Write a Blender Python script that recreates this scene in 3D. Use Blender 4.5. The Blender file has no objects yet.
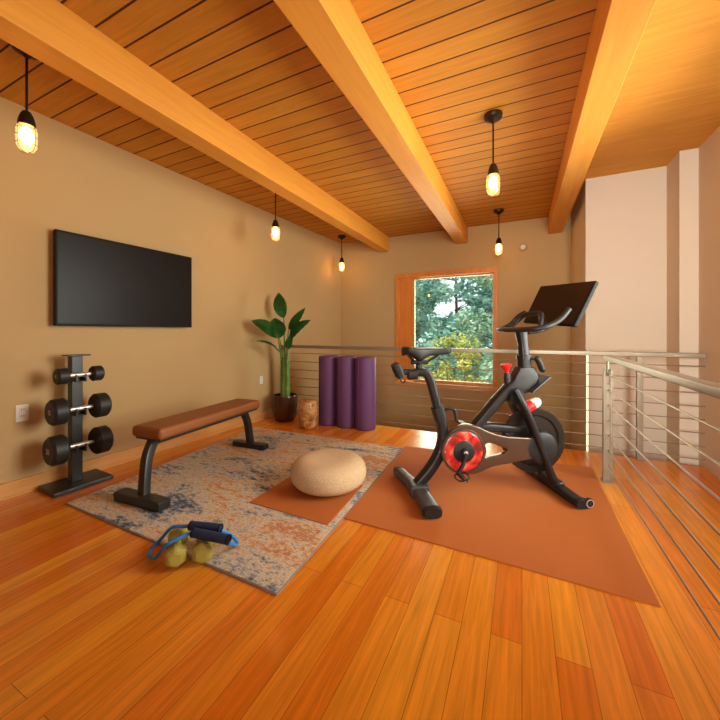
import bpy, bmesh, math, random
from mathutils import Vector, Matrix, Euler
random.seed(7)
S = bpy.context.scene
C = S.collection
PI = math.pi

# ------------------------------------------------------------------ materials
def new_mat(name):
    m = bpy.data.materials.new(name); m.use_nodes = True
    nt = m.node_tree
    return m, nt, nt.nodes['Principled BSDF']

def mixc(nt, fac, a, b, kind='MIX'):
    n = nt.nodes.new('ShaderNodeMix'); n.data_type = 'RGBA'; n.blend_type = kind
    for sock, v in ((n.inputs[0], fac), (n.inputs[6], a), (n.inputs[7], b)):
        if hasattr(v, 'node'): nt.links.new(v, sock)
        elif isinstance(v, (int, float)): sock.default_value = v
        else: sock.default_value = (*v, 1)
    return n.outputs[2]

def ramp(nt, src, stops):
    n = nt.nodes.new('ShaderNodeValToRGB')
    el = n.color_ramp.elements
    while len(el) < len(stops): el.new(0.5)
    for e, (p, c) in zip(el, stops):
        e.position = p; e.color = (*c, 1) if len(c) == 3 else c
    nt.links.new(src, n.inputs[0])
    return n.outputs[0]

def coords(nt, scale=(1, 1, 1), rot=(0, 0, 0), loc=(0, 0, 0)):
    t = nt.nodes.new('ShaderNodeTexCoord'); m = nt.nodes.new('ShaderNodeMapping')
    m.inputs['Scale'].default_value = scale; m.inputs['Rotation'].default_value = rot
    m.inputs['Location'].default_value = loc
    nt.links.new(t.outputs['Object'], m.inputs[0])
    return m.outputs[0]

def noise(nt, vec, scale, detail=4, rough=.55, dist=0):
    n = nt.nodes.new('ShaderNodeTexNoise')
    n.inputs['Scale'].default_value = scale; n.inputs['Detail'].default_value = detail
    n.inputs['Roughness'].default_value = rough; n.inputs['Distortion'].default_value = dist
    nt.links.new(vec, n.inputs['Vector'])
    return n.outputs['Fac']

def bump(nt, b, h, strength, dist=.01):
    n = nt.nodes.new('ShaderNodeBump'); n.inputs['Strength'].default_value = strength
    n.inputs['Distance'].default_value = dist
    nt.links.new(h, n.inputs['Height']); nt.links.new(n.outputs[0], b.inputs['Normal'])

def plain(name, col, rough=.5, metal=0, var=.08, nscale=30, bmp=0, spec=.5, coat=0):
    """procedural paint / plastic / metal with a light mottling"""
    m, nt, b = new_mat(name)
    v = coords(nt)
    f = noise(nt, v, nscale)
    dk = tuple(c * (1 - var) for c in col); lt = tuple(min(1, c * (1 + var)) for c in col)
    nt.links.new(mixc(nt, f, dk, lt), b.inputs['Base Color'])
    b.inputs['Roughness'].default_value = rough; b.inputs['Metallic'].default_value = metal
    b.inputs['Specular IOR Level'].default_value = spec
    b.inputs['Coat Weight'].default_value = coat
    if bmp: bump(nt, b, noise(nt, v, nscale * 4), bmp, .002)
    return m

def planks(name, rowdir, width, length, c1, c2, gap, rough, gapw=.002, grain=.35, coat=0, bmp=.3, knots=False, spec=.5):
    m, nt, b = new_mat(name)
    v = coords(nt, rot=(0, 0, PI / 2) if rowdir == 'Y' else (0, 0, 0), loc=(0, 0, 0) if rowdir == 'Y' else (13, 0, 0))
    br = nt.nodes.new('ShaderNodeTexBrick')
    br.offset = .37; br.offset_frequency = 2; br.squash = 1
    br.inputs['Scale'].default_value = 1
    br.inputs['Brick Width'].default_value = length; br.inputs['Row Height'].default_value = width
    br.inputs['Mortar Size'].default_value = gapw; br.inputs['Mortar Smooth'].default_value = .3
    br.inputs['Color1'].default_value = (*c1, 1); br.inputs['Color2'].default_value = (*c2, 1)
    br.inputs['Mortar'].default_value = (*gap, 1)
    nt.links.new(v, br.inputs['Vector'])
    mp = nt.nodes.new('ShaderNodeMapping'); mp.inputs['Scale'].default_value = (1.2, 22, 22)
    nt.links.new(v, mp.inputs[0])
    g = noise(nt, mp.outputs[0], 2.2, 6, .6, .6)
    gr = ramp(nt, g, [(.3, (1 - grain,) * 3), (.7, (1, 1, 1))])
    col = mixc(nt, 1, br.outputs['Color'], gr, 'MULTIPLY')
    big = noise(nt, v, .9, 2)
    col = mixc(nt, .25, col, ramp(nt, big, [(.3, (.6, .6, .6)), (.7, (1, 1, 1))]), 'MULTIPLY')
    if knots:
        vo = nt.nodes.new('ShaderNodeTexVoronoi'); vo.inputs['Scale'].default_value = 2.1
        nt.links.new(v, vo.inputs['Vector'])
        k = ramp(nt, vo.outputs['Distance'], [(.0, (.25, .12, .05)), (.035, (.55, .4, .3)), (.06, (1, 1, 1))])
        col = mixc(nt, 1, col, k, 'MULTIPLY')
    nt.links.new(col, b.inputs['Base Color'])
    b.inputs['Roughness'].default_value = rough
    b.inputs['Specular IOR Level'].default_value = spec
    b.inputs['Coat Weight'].default_value = coat; b.inputs['Coat Roughness'].default_value = .12
    inv = nt.nodes.new('ShaderNodeMath'); inv.operation = 'SUBTRACT'; inv.inputs[0].default_value = 1
    nt.links.new(br.outputs['Fac'], inv.inputs[1])
    if bmp: bump(nt, b, inv.outputs[0], bmp, .004)
    return m

def beam_wood(name, c1, c2, axis='Y', rough=.45):
    m, nt, b = new_mat(name)
    sc = {'X': (1.2, 18, 18), 'Y': (18, 1.2, 18), 'Z': (18, 18, 1.2)}[axis]
    g = noise(nt, coords(nt, sc), 1.6, 6, .6, .5)
    nt.links.new(ramp(nt, g, [(.3, c1), (.7, c2)]), b.inputs['Base Color'])
    b.inputs['Roughness'].default_value = rough
    bump(nt, b, g, .1, .002)
    return m

def wall_paint(name, col):
    m, nt, b = new_mat(name)
    v = coords(nt)
    f = noise(nt, v, 1.3, 3)
    dk = tuple(c * .96 for c in col)
    nt.links.new(mixc(nt, f, dk, col), b.inputs['Base Color'])
    b.inputs['Roughness'].default_value = .75
    b.inputs['Specular IOR Level'].default_value = .25
    bump(nt, b, noise(nt, v, 160, 3), .12, .002)
    return m

def rug_mat():
    m, nt, b = new_mat('distressed rug')
    z = noise(nt, coords(nt, (1.0, 2.4, 1), loc=(3, 1, 0)), 1.7, 7, .68, .5)
    f = noise(nt, coords(nt, (1, 1.6, 1), loc=(5, 2, 0)), 26, 6, .8)
    mx = nt.nodes.new('ShaderNodeMath'); mx.operation = 'MULTIPLY_ADD'
    mx.inputs[1].default_value = .62; nt.links.new(f, mx.inputs[0])
    zz = nt.nodes.new('ShaderNodeMath'); zz.operation = 'MULTIPLY'; zz.inputs[1].default_value = .75
    nt.links.new(z, zz.inputs[0])
    nt.links.new(zz.outputs[0], mx.inputs[2])
    base = ramp(nt, mx.outputs[0], [(.54, (.055, .09, .15)), (.60, (.20, .23, .27)), (.64, (.52, .46, .38)), (.70, (.68, .57, .42)), (.745, (.64, .38, .20)), (.80, (.52, .17, .06)), (.86, (.60, .48, .34))])
    sp = noise(nt, coords(nt, (1, 1.3, 1), loc=(9, 4, 0)), 70, 4, .75)
    dk = ramp(nt, sp, [(.40, (.45, .45, .48)), (.52, (1, 1, 1)), (.64, (1.0, 1.0, 1.0))])
    col = mixc(nt, .55, base, dk, 'MULTIPLY')
    nt.links.new(col, b.inputs['Base Color'])
    b.inputs['Roughness'].default_value = .95; b.inputs['Specular IOR Level'].default_value = .1
    bump(nt, b, sp, .5, .004)
    return m

def emis(name, col, strength):
    m, nt, b = new_mat(name)
    b.inputs['Base Color'].default_value = (*col, 1)
    b.inputs['Emission Color'].default_value = (*col, 1)
    b.inputs['Emission Strength'].default_value = strength
    return m

def lamp_glass():
    m = bpy.data.materials.new('ribbed lamp glass'); m.use_nodes = True
    nt = m.node_tree; nt.nodes.clear()
    out = nt.nodes.new('ShaderNodeOutputMaterial')
    tr = nt.nodes.new('ShaderNodeBsdfTransparent'); tr.inputs[0].default_value = (1, .86, .62, 1)
    em = nt.nodes.new('ShaderNodeEmission'); em.inputs[0].default_value = (1, .60, .24, 1); em.inputs[1].default_value = 1.2
    gl = nt.nodes.new('ShaderNodeBsdfGlossy'); gl.inputs[1].default_value = .1
    m1 = nt.nodes.new('ShaderNodeMixShader'); m2 = nt.nodes.new('ShaderNodeMixShader')
    wv = nt.nodes.new('ShaderNodeTexWave'); wv.bands_direction = 'Z'; wv.inputs['Scale'].default_value = 14
    nt.links.new(coords(nt), wv.inputs[0])
    mr = nt.nodes.new('ShaderNodeMapRange'); mr.inputs[3].default_value = .35; mr.inputs[4].default_value = .6
    nt.links.new(wv.outputs['Fac'], mr.inputs[0]); nt.links.new(mr.outputs[0], m1.inputs[0])
    nt.links.new(tr.outputs[0], m1.inputs[1]); nt.links.new(em.outputs[0], m1.inputs[2])
    m2.inputs[0].default_value = .06
    nt.links.new(m1.outputs[0], m2.inputs[1]); nt.links.new(gl.outputs[0], m2.inputs[2])
    nt.links.new(m2.outputs[0], out.inputs[0])
    return m

def pane_glass():
    m = bpy.data.materials.new('window glass'); m.use_nodes = True
    nt = m.node_tree; nt.nodes.clear()
    out = nt.nodes.new('ShaderNodeOutputMaterial')
    tr = nt.nodes.new('ShaderNodeBsdfTransparent'); tr.inputs[0].default_value = (.96, .98, .97, 1)
    gl = nt.nodes.new('ShaderNodeBsdfGlossy'); gl.inputs[1].default_value = .02
    lw = nt.nodes.new('ShaderNodeFresnel'); lw.inputs[0].default_value = 1.45
    mx = nt.nodes.new('ShaderNodeMixShader')
    nt.links.new(lw.outputs[0], mx.inputs[0]); nt.links.new(tr.outputs[0], mx.inputs[1]); nt.links.new(gl.outputs[0], mx.inputs[2])
    nt.links.new(mx.outputs[0], out.inputs[0])
    return m

def leaf_mat(name, c1, c2, c3, rough=.6, scale=1.1):
    m, nt, b = new_mat(name)
    f = noise(nt, coords(nt), scale, 4, .7)
    nt.links.new(ramp(nt, f, [(.35, c1), (.5, c2), (.66, c3)]), b.inputs['Base Color'])
    b.inputs['Roughness'].default_value = rough
    return m

M = {}
M['wall'] = wall_paint('warm tan wall paint', (.52, .345, .155))
M['wallpale'] = wall_paint('pale cream wall surface', (.72, .61, .49))  # paler cream base colour for the right-hand walls
M['floor'] = planks('honey oak floor boards', 'Y', .105, 1.35, (.80, .19, .009), (.98, .37, .025), (.25, .06, .006), .24, gapw=.0010, spec=.4, coat=.12, bmp=.12)
M['ceil'] = planks('pine ceiling boards', 'X', .142, 60.0, (.63, .25, .026), (.71, .30, .032), (.10, .03, .006), .65, spec=.2, gapw=.006, bmp=.8, grain=.22)
M['ceilsmooth'] = planks('smooth pine ceiling panel', 'X', .30, 60.0, (.84, .39, .06), (.88, .42, .07), (.80, .37, .05), .65, spec=.2, gapw=.001, bmp=.05, knots=True, grain=.2)
M['beam'] = beam_wood('glulam beam wood', (.68, .27, .028), (.78, .33, .038), rough=.6)
M['trimwood'] = beam_wood('fir window trim', (.62, .18, .02), (.76, .25, .03), 'Z')
M['basewood'] = beam_wood('oak skirting', (.60, .27, .07), (.74, .37, .11))
M['rug'] = rug_mat()
M['rugedge'] = plain('rug binding', (.26, .20, .17), .9)
M['mat'] = plain('terracotta rubber mat', (.43, .12, .022), .85, var=.06, nscale=3, bmp=.15, spec=.25)
M['mat2'] = plain('orange rubber mat', (.46, .13, .03), .6, var=.06, nscale=3, bmp=.15, spec=.25)
M['black'] = plain('matte black steel', (.018, .018, .018), .38, 0, .2, 20)
M['rubber'] = plain('black rubber', (.016, .015, .015), .5, 0, .2, 40, spec=.4)
M['bike'] = plain('satin graphite bike frame', (.015, .0135, .014), .38, .2, .12, 12)
M['bikegrey'] = plain('grey plastic bike foot', (.06, .06, .063), .42, .15, .1, 20)
M['bikesoft'] = plain('black bike plastic', (.012, .011, .011), .5, spec=.4)
M['guard'] = plain('bronze grey belt guard', (.17, .12, .085), .28, .8, .15, 8)
M['fly'] = plain('dark flywheel metal', (.028, .02, .016), .35, .5, .2, 10)
M['red'] = plain('red plastic', (.75, .012, .015), .35, 0, .05, 20)
M['cream'] = plain('pale cream plastic', (.85, .68, .52), .4)
M['steel'] = plain('brushed steel rail', (.30, .245, .175), .42, .6, .08, 40)
M['cable'] = plain('steel cable', (.36, .29, .21), .4, .7, .05, 60)
M['chrome'] = plain('chrome', (.80, .76, .72), .35, .75, .04, 60)
M['leather'] = plain('tan leather', (.27, .083, .018), .5, 0, .14, 6, bmp=.1)
M['screen'] = plain('black glass screen', (.010, .007, .006), .35, 0, .1, 4, spec=.15)
M['bikescreen'] = plain('dark brown glass screen', (.018, .008, .006), .35, 0, .1, 4, spec=.25)
M['bezel'] = plain('black bezel', (.005, .004, .004), .6, spec=.2)
M['purple'] = plain('purple foam', (.115, .035, .12), .6, 0, .12, 5, bmp=.3)
M['white'] = plain('white plastic', (.75, .70, .62), .4)
M['wood_pot'] = plain('bronze glazed pot', (.10, .045, .025), .18, .5, .25, 3)
M['soil'] = plain('potting soil', (.03, .02, .012), .95, 0, .4, 60, bmp=1)
M['leaf'] = leaf_mat('glossy green leaf', (.016, .09, .014), (.030, .15, .022), (.06, .21, .035), .38, 6)
M['stalk'] = leaf_mat('green stalk', (.05, .14, .015), (.11, .22, .03), (.18, .28, .05), .5, 14)
M['lime'] = plain('yellow green neoprene', (.38, .32, .05), .65, 0, .1, 14, bmp=.3)
M['blue'] = plain('blue rubber tubing', (.015, .21, .62), .35, 0, .06, 30)
M['navy'] = plain('navy foam grip', (.010, .026, .085), .75, 0, .3, 60, bmp=.6)
M['print'] = plain('pale grey print', (.5, .47, .43), .5)
M['bulb'] = emis('glowing bulb', (1, .55, .14), 62)
M['lampglass'] = lamp_glass()
M['lampcap'] = plain('dark bronze lamp metal', (.035, .022, .014), .4, .6)
M['glass'] = pane_glass()
M['strip'] = emis('glowing sunlight sliver', (1, .86, .60), 1.0)  # glow put in for sunlight on the wall corner
M['lower'] = wall_paint('stairwell floor paint', (.50, .36, .22))
M['bark'] = plain('tree bark', (.11, .08, .055), .9, 0, .3, 10, bmp=1)
M['grass'] = leaf_mat('lawn', (.10, .16, .03), (.18, .24, .05), (.25, .28, .07), .9)

def pouf_mat():
    m, nt, b = new_mat('woven oatmeal wool')
    v = coords(nt)
    vo = nt.nodes.new('ShaderNodeTexVoronoi'); vo.inputs['Scale'].default_value = 130
    nt.links.new(v, vo.inputs['Vector'])
    c = ramp(nt, vo.outputs['Distance'], [(0, (.72, .52, .32)), (.7, (.60, .41, .235))])
    nt.links.new(c, b.inputs['Base Color']); b.inputs['Roughness'].default_value = .95
    b.inputs['Specular IOR Level'].default_value = .1
    bump(nt, b, vo.outputs['Distance'], .8, .006)
    return m
M['pouf'] = pouf_mat()

def burl_mat():
    m, nt, b = new_mat('burl wood')
    f = noise(nt, coords(nt, (1, 1, 1.3)), 9, 6, .6, 1.6)
    nt.links.new(ramp(nt, f, [(.36, (.10, .03, .01)), (.47, (.48, .20, .06)), (.62, (.68, .36, .13))]), b.inputs['Base Color'])
    b.inputs['Roughness'].default_value = .28
    bump(nt, b, f, .5, .01)
    return m
M['burl'] = burl_mat()

def ring_mat():
    m, nt, b = new_mat('red patterned crank ring')
    f = noise(nt, coords(nt, (1, 1, 1)), 16, 3, .5, .8)
    nt.links.new(ramp(nt, f, [(.36, (.16, .02, .015)), (.45, (.50, .014, .014)), (.58, (.60, .04, .03)), (.68, (.52, .18, .10))]), b.inputs['Base Color'])
    b.inputs['Roughness'].default_value = .25
    b.inputs['Coat Weight'].default_value = .5
    return m
M['ring'] = ring_mat()

# ------------------------------------------------------------------ mesh helpers
def new_bm(): return bmesh.new()

def box(bm, lo, hi, bev=0, seg=2, mtx=None):
    r = bmesh.ops.create_cube(bm, size=1)
    vs = r['verts']
    c = [(a + b) / 2 for a, b in zip(lo, hi)]; s = [b - a for a, b in zip(lo, hi)]
    for v in vs: v.co = Vector((v.co.x * s[0] + c[0], v.co.y * s[1] + c[1], v.co.z * s[2] + c[2]))
    if bev:
        es = list({e for v in vs for e in v.link_edges})
        r2 = bmesh.ops.bevel(bm, geom=es, offset=bev, segments=seg, affect='EDGES', profile=.5)
        vs = list({v for f in r2['faces'] for v in f.verts} | {v for v in vs if v.is_valid})
    if mtx is not None:
        for v in vs: v.co = mtx @ v.co
    return bm

def spline(pts, n=6, closed=False):
    P = [Vector(p) for p in pts]; out = []
    N = len(P)
    rng = range(N if closed else N - 1)
    for i in rng:
        if closed: p0, p1, p2, p3 = P[i - 1], P[i], P[(i + 1) % N], P[(i + 2) % N]
        else:
            p1, p2 = P[i], P[i + 1]
            p0 = P[i - 1] if i else p1 * 2 - p2
            p3 = P[i + 2] if i + 2 < N else p2 * 2 - p1
        for k in range(n):
            t = k / n
            out.append(.5 * ((2 * p1) + (p2 - p0) * t + (2 * p0 - 5 * p1 + 4 * p2 - p3) * t * t + (3 * p1 - p0 - 3 * p2 + p3) * t ** 3))
    if not closed: out.append(P[-1])
    return out

def lerp_list(vals, t):
    x = t * (len(vals) - 1); i = min(int(x), len(vals) - 2); f = x - i
    a, b = vals[i], vals[i + 1]
    if isinstance(a, (tuple, list)): return tuple(p + (q - p) * f for p, q in zip(a, b))
    return a + (b - a) * f

def tube(bm, pts, rad, seg=12, smooth=6, up=(0, 0, 1), power=2.0, cap=True, closed=False):
    """sweep; rad: number, or list of numbers / (a,b) spread over the path. a is along 'side', b along the other axis"""
    path = spline(pts, smooth, closed) if smooth > 1 and len(pts) > 2 else [Vector(p) for p in pts]
    rl = rad if isinstance(rad, list) else [rad, rad]
    n = len(path); rings = []
    side = None
    for i, p in enumerate(path):
        if closed: d = path[(i + 1) % n] - path[i - 1]
        else: d = path[min(i + 1, n - 1)] - path[max(i - 1, 0)]
        d.normalize()
        if side is None:
            u = Vector(up)
            if abs(d.dot(u.normalized())) > .98: u = Vector((0, 1, 0)) if abs(d.y) < .9 else Vector((1, 0, 0))
            side = d.cross(u).normalized()
        else:
            side = (side - d * side.dot(d)).normalized()
        oth = side.cross(d).normalized()
        r = lerp_list(rl, i / max(1, n - 1))
        ra, rb = r if isinstance(r, tuple) else (r, r)
        ring = []
        for k in range(seg):
            t = 2 * PI * k / seg
            c, s = math.cos(t), math.sin(t)
            c = math.copysign(abs(c) ** (2 / power), c); s = math.copysign(abs(s) ** (2 / power), s)
            ring.append(bm.verts.new(p + side * (ra * c) + oth * (rb * s)))
        rings.append(ring)
    m = n if closed else n - 1
    for i in range(m):
        A, B = rings[i], rings[(i + 1) % n]
        for k in range(seg):
            bm.faces.new((A[k], A[(k + 1) % seg], B[(k + 1) % seg], B[k]))
    if cap and not closed:
        bm.faces.new(rings[0][::-1]); bm.faces.new(rings[-1])
    return bm

def lathe(bm, prof, seg=32, mtx=None, cap=True):
    rings = []
    for r, z in prof:
        ring = []
        for k in range(seg):
            t = 2 * PI * k / seg
            co = Vector((r * math.cos(t), r * math.sin(t), z))
            ring.append(bm.verts.new(mtx @ co if mtx is not None else co))
        rings.append(ring)
    for A, B in zip(rings, rings[1:]):
        for k in range(seg): bm.faces.new((A[k], A[(k + 1) % seg], B[(k + 1) % seg], B[k]))
    if cap:
        bm.faces.new(rings[0][::-1]); bm.faces.new(rings[-1])
    return bm

def prism(bm, loops, depth, bev=.006, mtx=None):
    """2D outlines (first outer, others holes) in local x,y extruded in z, rounded rim"""
    es = []
    for lp in loops:
        vs = [bm.verts.new((p[0], p[1], 0)) for p in lp]
        for i in range(len(vs)): es.append(bm.edges.new((vs[i], vs[(i + 1) % len(vs)])))
    r = bmesh.ops.triangle_fill(bm, edges=es, use_beauty=True, use_dissolve=False, normal=(0, 0, 1))
    fs = [g for g in r['geom'] if isinstance(g, bmesh.types.BMFace)]
    ex = bmesh.ops.extrude_face_region(bm, geom=fs)
    nv = [g for g in ex['geom'] if isinstance(g, bmesh.types.BMVert)]
    for v in nv: v.co.z += depth
    bmesh.ops.recalc_face_normals(bm, faces=bm.faces)
    if bev:
        rim = [e for e in bm.edges if len(e.link_faces) == 2 and e.calc_face_angle(0) > 1.2]
        bmesh.ops.bevel(bm, geom=rim, offset=bev, segments=2, affect='EDGES', profile=.5)
    if mtx is not None:
        for v in bm.verts: v.co = mtx @ v.co
    return bm

def obj(name, bm, mat, parent=None, smooth=True, loc=None, rot=None, angle=35):
    me = bpy.data.meshes.new(name)
    bmesh.ops.recalc_face_normals(bm, faces=bm.faces)
    bm.to_mesh(me); bm.free()
    me.materials.append(mat)
    if smooth:
        me.polygons.foreach_set('use_smooth', [True] * len(me.polygons))
        me.set_sharp_from_angle(angle=math.radians(angle))
    o = bpy.data.objects.new(name, me); C.objects.link(o)
    if smooth:
        wn = o.modifiers.new('weighted', 'WEIGHTED_NORMAL'); wn.keep_sharp = True
    if parent: o.parent = parent
    if loc: o.location = loc
    if rot: o.rotation_euler = rot
    return o

def thing(name, label, cat, loc=(0, 0, 0), rotz=0, group=None):
    o = bpy.data.objects.new(name, None); C.objects.link(o)
    o.empty_display_size = .1
    o.location = loc; o.rotation_euler = (0, 0, rotz)
    o['label'] = label; o['category'] = cat
    if group: o['group'] = group
    return o

def tag(o, label, cat, group=None, kind=None):
    o['label'] = label; o['category'] = cat
    if group: o['group'] = group
    if kind: o['kind'] = kind
    return o

def struct(name, bm, mat, label=None, smooth=False):
    o = obj(name, bm, mat, None, smooth)
    o['kind'] = 'structure'
    if label: o['label'] = label; o['category'] = name.split('_')[0]
    return o

def copy_tree(o, parent=None):
    c = o.copy(); C.objects.link(c)
    if parent: c.parent = parent
    for ch in list(o.children): copy_tree(ch, c)
    return c

def bm_box(lo, hi, bev=0, seg=2, mtx=None): return box(new_bm(), lo, hi, bev, seg, mtx)

# ------------------------------------------------------------------ the room shell
CZ = 2.69
W0 = Vector((-3.14, 1.01)); WD = Vector((.24, 4.29)).normalized(); WN = Vector((WD.y, -WD.x))   # WN points into the room
def wp(s, off, z=0): p = W0 + WD * s + WN * off; return Vector((p.x, p.y, z))
def quad_slab(pts, z0, z1):
    bm = new_bm()
    lo = [bm.verts.new((x, y, z0)) for x, y in pts]; hi = [bm.verts.new((x, y, z1)) for x, y in pts]
    bm.faces.new(lo[::-1]); bm.faces.new(hi)
    n = len(pts)
    for i in range(n): bm.faces.new((lo[i], lo[(i + 1) % n], hi[(i + 1) % n], hi[i]))
    return bm

a = wp(-4.1, 0); b_ = wp(4.3, 0); c_ = wp(4.3, -.2); d_ = wp(-4.1, -.2)
struct('wall_left', quad_slab([a.xy, b_.xy, c_.xy, d_.xy], -2.8, CZ), M['wall'], 'beige left wall that carries the television')
# back wall with window opening
bm = new_bm()
WX0, WX1, WZ0, WZ1 = -1.85, -.34, .30, 2.02
box(bm, (-3.3, 5.3, -2.8), (WX0, 5.5, CZ)); box(bm, (WX1, 5.3, -2.8), (.8, 5.5, CZ))
box(bm, (WX0, 5.3, -2.8), (WX1, 5.5, WZ0)); box(bm, (WX0, 5.3, WZ1), (WX1, 5.5, CZ))
struct('wall_back', bm, M['wall'], 'beige back wall with the tree view window')
struct('wall_right', quad_slab([(.59, 5.3), (.59, 4.15), (1.235, 4.15), (1.235, 3.86), (1.36, 3.86), (1.36, 3.1), (1.6, 3.1), (1.6, 4.4), (.8, 4.4), (.8, 5.3)], -2.8, CZ),
       M['wallpale'], 'pale stepped wall on the right behind the railing')
bm = new_bm()
box(bm, (1.36, -3.1, 0), (1.6, 1.6, CZ)); box(bm, (1.36, 1.6, 0), (1.6, 3.1, .45)); box(bm, (1.36, 1.6, 2.4), (1.6, 3.1, CZ))
struct('wall_side', bm, M['wallpale'])
w3 = bpy.data.objects.new('window_fill_side', None); C.objects.link(w3); w3['kind'] = 'structure'  # unseen window, added to let fill light in from the right
bm = new_bm()
for lo, hi in (((1.40, 1.6, .45), (1.5, 1.66, 2.4)), ((1.40, 3.04, .45), (1.5, 3.1, 2.4)), ((1.40, 1.66, .45), (1.5, 3.04, .52)), ((1.40, 1.66, 2.33), (1.5, 3.04, 2.4))): box(bm, lo, hi)
obj('window_frame', bm, M['trimwood'], w3, False)
obj('pane', bm_box((1.44, 1.66, .52), (1.45, 3.04, 2.33)), M['glass'], w3, False)
# wall behind the viewer, with a wide unseen window added for fill light
bm = new_bm()
box(bm, (-3.6, -3.1, 0), (-.6, -2.9, CZ)); box(bm, (1.2, -3.1, 0), (1.36, -2.9, CZ))
box(bm, (-.6, -3.1, 0), (1.2, -2.9, .5)); box(bm, (-.6, -3.1, 2.4), (1.2, -2.9, CZ))
struct('wall_near', bm, M['wall'])
w2 = bpy.data.objects.new('window_fill_near', None); C.objects.link(w2); w2['kind'] = 'structure'
bm = new_bm()
for lo, hi in (((-.6, -3.08, .5), (-.52, -2.88, 2.4)), ((1.12, -3.08, .5), (1.2, -2.88, 2.4)), ((-.52, -3.08, .5), (1.12, -2.88, .58)), ((-.52, -3.08, 2.32), (1.12, -2.88, 2.4))): box(bm, lo, hi)
obj('window_frame', bm, M['trimwood'], w2, False)
obj('pane', bm_box((-.52, -3.01, .58), (1.12, -3.0, 2.32)), M['glass'], w2, False)

FY = 3.79
struct('floor', quad_slab([(-3.37, -3.1), (1.36, -3.1), (1.36, FY), (-2.98, FY)], -.25, 0), M['floor'], 'glossy honey coloured oak board floor')
struct('floor_lower', bm_box((-3.3, 3.0, -2.9), (1.36, 5.3, -2.8)), M['lower'])
struct('wall_lower', bm_box((-3.1, 3.0, -2.8), (1.36, 3.2, -.25)), M['wall'])
struct('ceiling', quad_slab([(-3.5, -3.1), (.41, -3.1), (.41, 5.5), (-3.1, 5.5)], CZ, CZ + .2), M['ceil'], 'grooved pine board ceiling')
struct('ceiling_side', quad_slab([(.41, -3.1), (1.6, -3.1), (1.6, 5.5), (.41, 5.5)], CZ, CZ + .2), M['ceilsmooth'], 'smooth knotty pine ceiling right of the beams')
for i, (x0, x1, wh) in enumerate(((-2.145, -1.985, 'left'), (-.905, -.735, 'middle'), (.325, .49, 'right'))):
    bm = bm_box((x0, -2.9, 2.455), (x1, 5.3, CZ), .004)
    struct('trim_%d' % (i + 1), bm, M['beam'], '%s exposed timber ceiling beam' % wh, False)
# skirting
bb = new_bm()
def strip(s0, s1, o0, o1, z0, z1, bm):
    p = [wp(s0, o0), wp(s1, o0), wp(s1, o1), wp(s0, o1)]
    q = quad_slab([v.xy for v in p], z0, z1)
    me = bpy.data.meshes.new('t'); q.to_mesh(me); q.free(); bm.from_mesh(me); bpy.data.meshes.remove(me)
strip(-3.9, 2.74, 0, .018, 0, .105, bb); strip(-3.9, 2.74, 0, .026, 0, .012, bb)
struct('baseboard_left', bb, M['basewood'], 'light wood skirting along the left wall')

# window
w1 = bpy.data.objects.new('window_1', None); C.objects.link(w1); w1.location = (0, 5.3, 0); w1['kind'] = 'structure'
w1['label'] = 'wood framed window looking onto trees'; w1['category'] = 'window'
bm = new_bm()
F = .045
for lo, hi in (((WX0 - F + .02, -.02, WZ0 - .03), (WX0 + .03, .02, WZ1 + F)), ((WX1 - .025, -.02, WZ0 - .03), (WX1 + .02, .02, WZ1 + F)),
               ((WX0 + .03, -.02, WZ1 - .03), (WX1 - .025, .02, WZ1 + F))): box(bm, lo, hi, .003)
obj('window_casing', bm, M['trimwood'], w1)
bm = new_bm()
for lo, hi in (((WX0, 0, WZ0), (WX0 + .02, .2, WZ1)), ((WX1 - .02, 0, WZ0), (WX1, .2, WZ1)), ((WX0 + .02, 0, WZ1 - .02), (WX1 - .02, .2, WZ1))): box(bm, lo, hi)
obj('window_jamb', bm, M['trimwood'], w1, False)
obj('side_panel', bm_box((WX0 + .03, .03, WZ0 + .03), (-1.60, .07, WZ1 - .03), .004), M['trimwood'], w1)
bm = new_bm()
for lo, hi in (((-1.60, .05, WZ0 + .02), (-1.572, .10, WZ1 - .02)), ((WX1 - .05, .05, WZ0 + .02), (WX1 - .02, .10, WZ1 - .02)), ((-1.572, .05, WZ1 - .05), (WX1 - .05, .10, WZ1 - .02)),
               ((-1.572, .05, WZ0 + .02), (WX1 - .05, .10, WZ0 + .06))): box(bm, lo, hi, .003)
obj('sash', bm, M['basewood'], w1)
obj('window_sill', bm_box((WX0 - .02, -.05, WZ0 - .035), (WX1 + .02, .2, WZ0 + .015), .006), M['basewood'], w1)
obj('pane', bm_box((-1.572, .072, WZ0 + .06), (WX1 - .05, .078, WZ1 - .05)), M['glass'], w1, False)

# glowing sliver standing for sunlight on the wall corner behind the railing
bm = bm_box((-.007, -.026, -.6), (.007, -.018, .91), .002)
ls = thing('sun_sliver', 'thin glowing sliver standing for sunlight on the pale wall corner behind the railing', 'light', (.602, 4.15, 0))
obj('sunlit_face', bm, M['strip'], ls)
obj('sliver_backing', bm_box((-.011, -.0185, -.61), (.011, 0, .94), .002), M['white'], ls)

# smoke detector on back wall
sd = thing('smoke_detector', 'small round white detector high on the back wall right of the window', 'detector', (.013, 5.3, 2.31))
R = Matrix.Rotation(PI / 2, 4, 'X')
obj('housing', lathe(new_bm(), [(.052, 0), (.055, .008), (.052, .022), (.04, .03)], 28, R), M['wall'], sd)
obj('cover', lathe(new_bm(), [(.03, .03), (.03, .038), (.024, .041)], 24, R), M['white'], sd)

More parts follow.
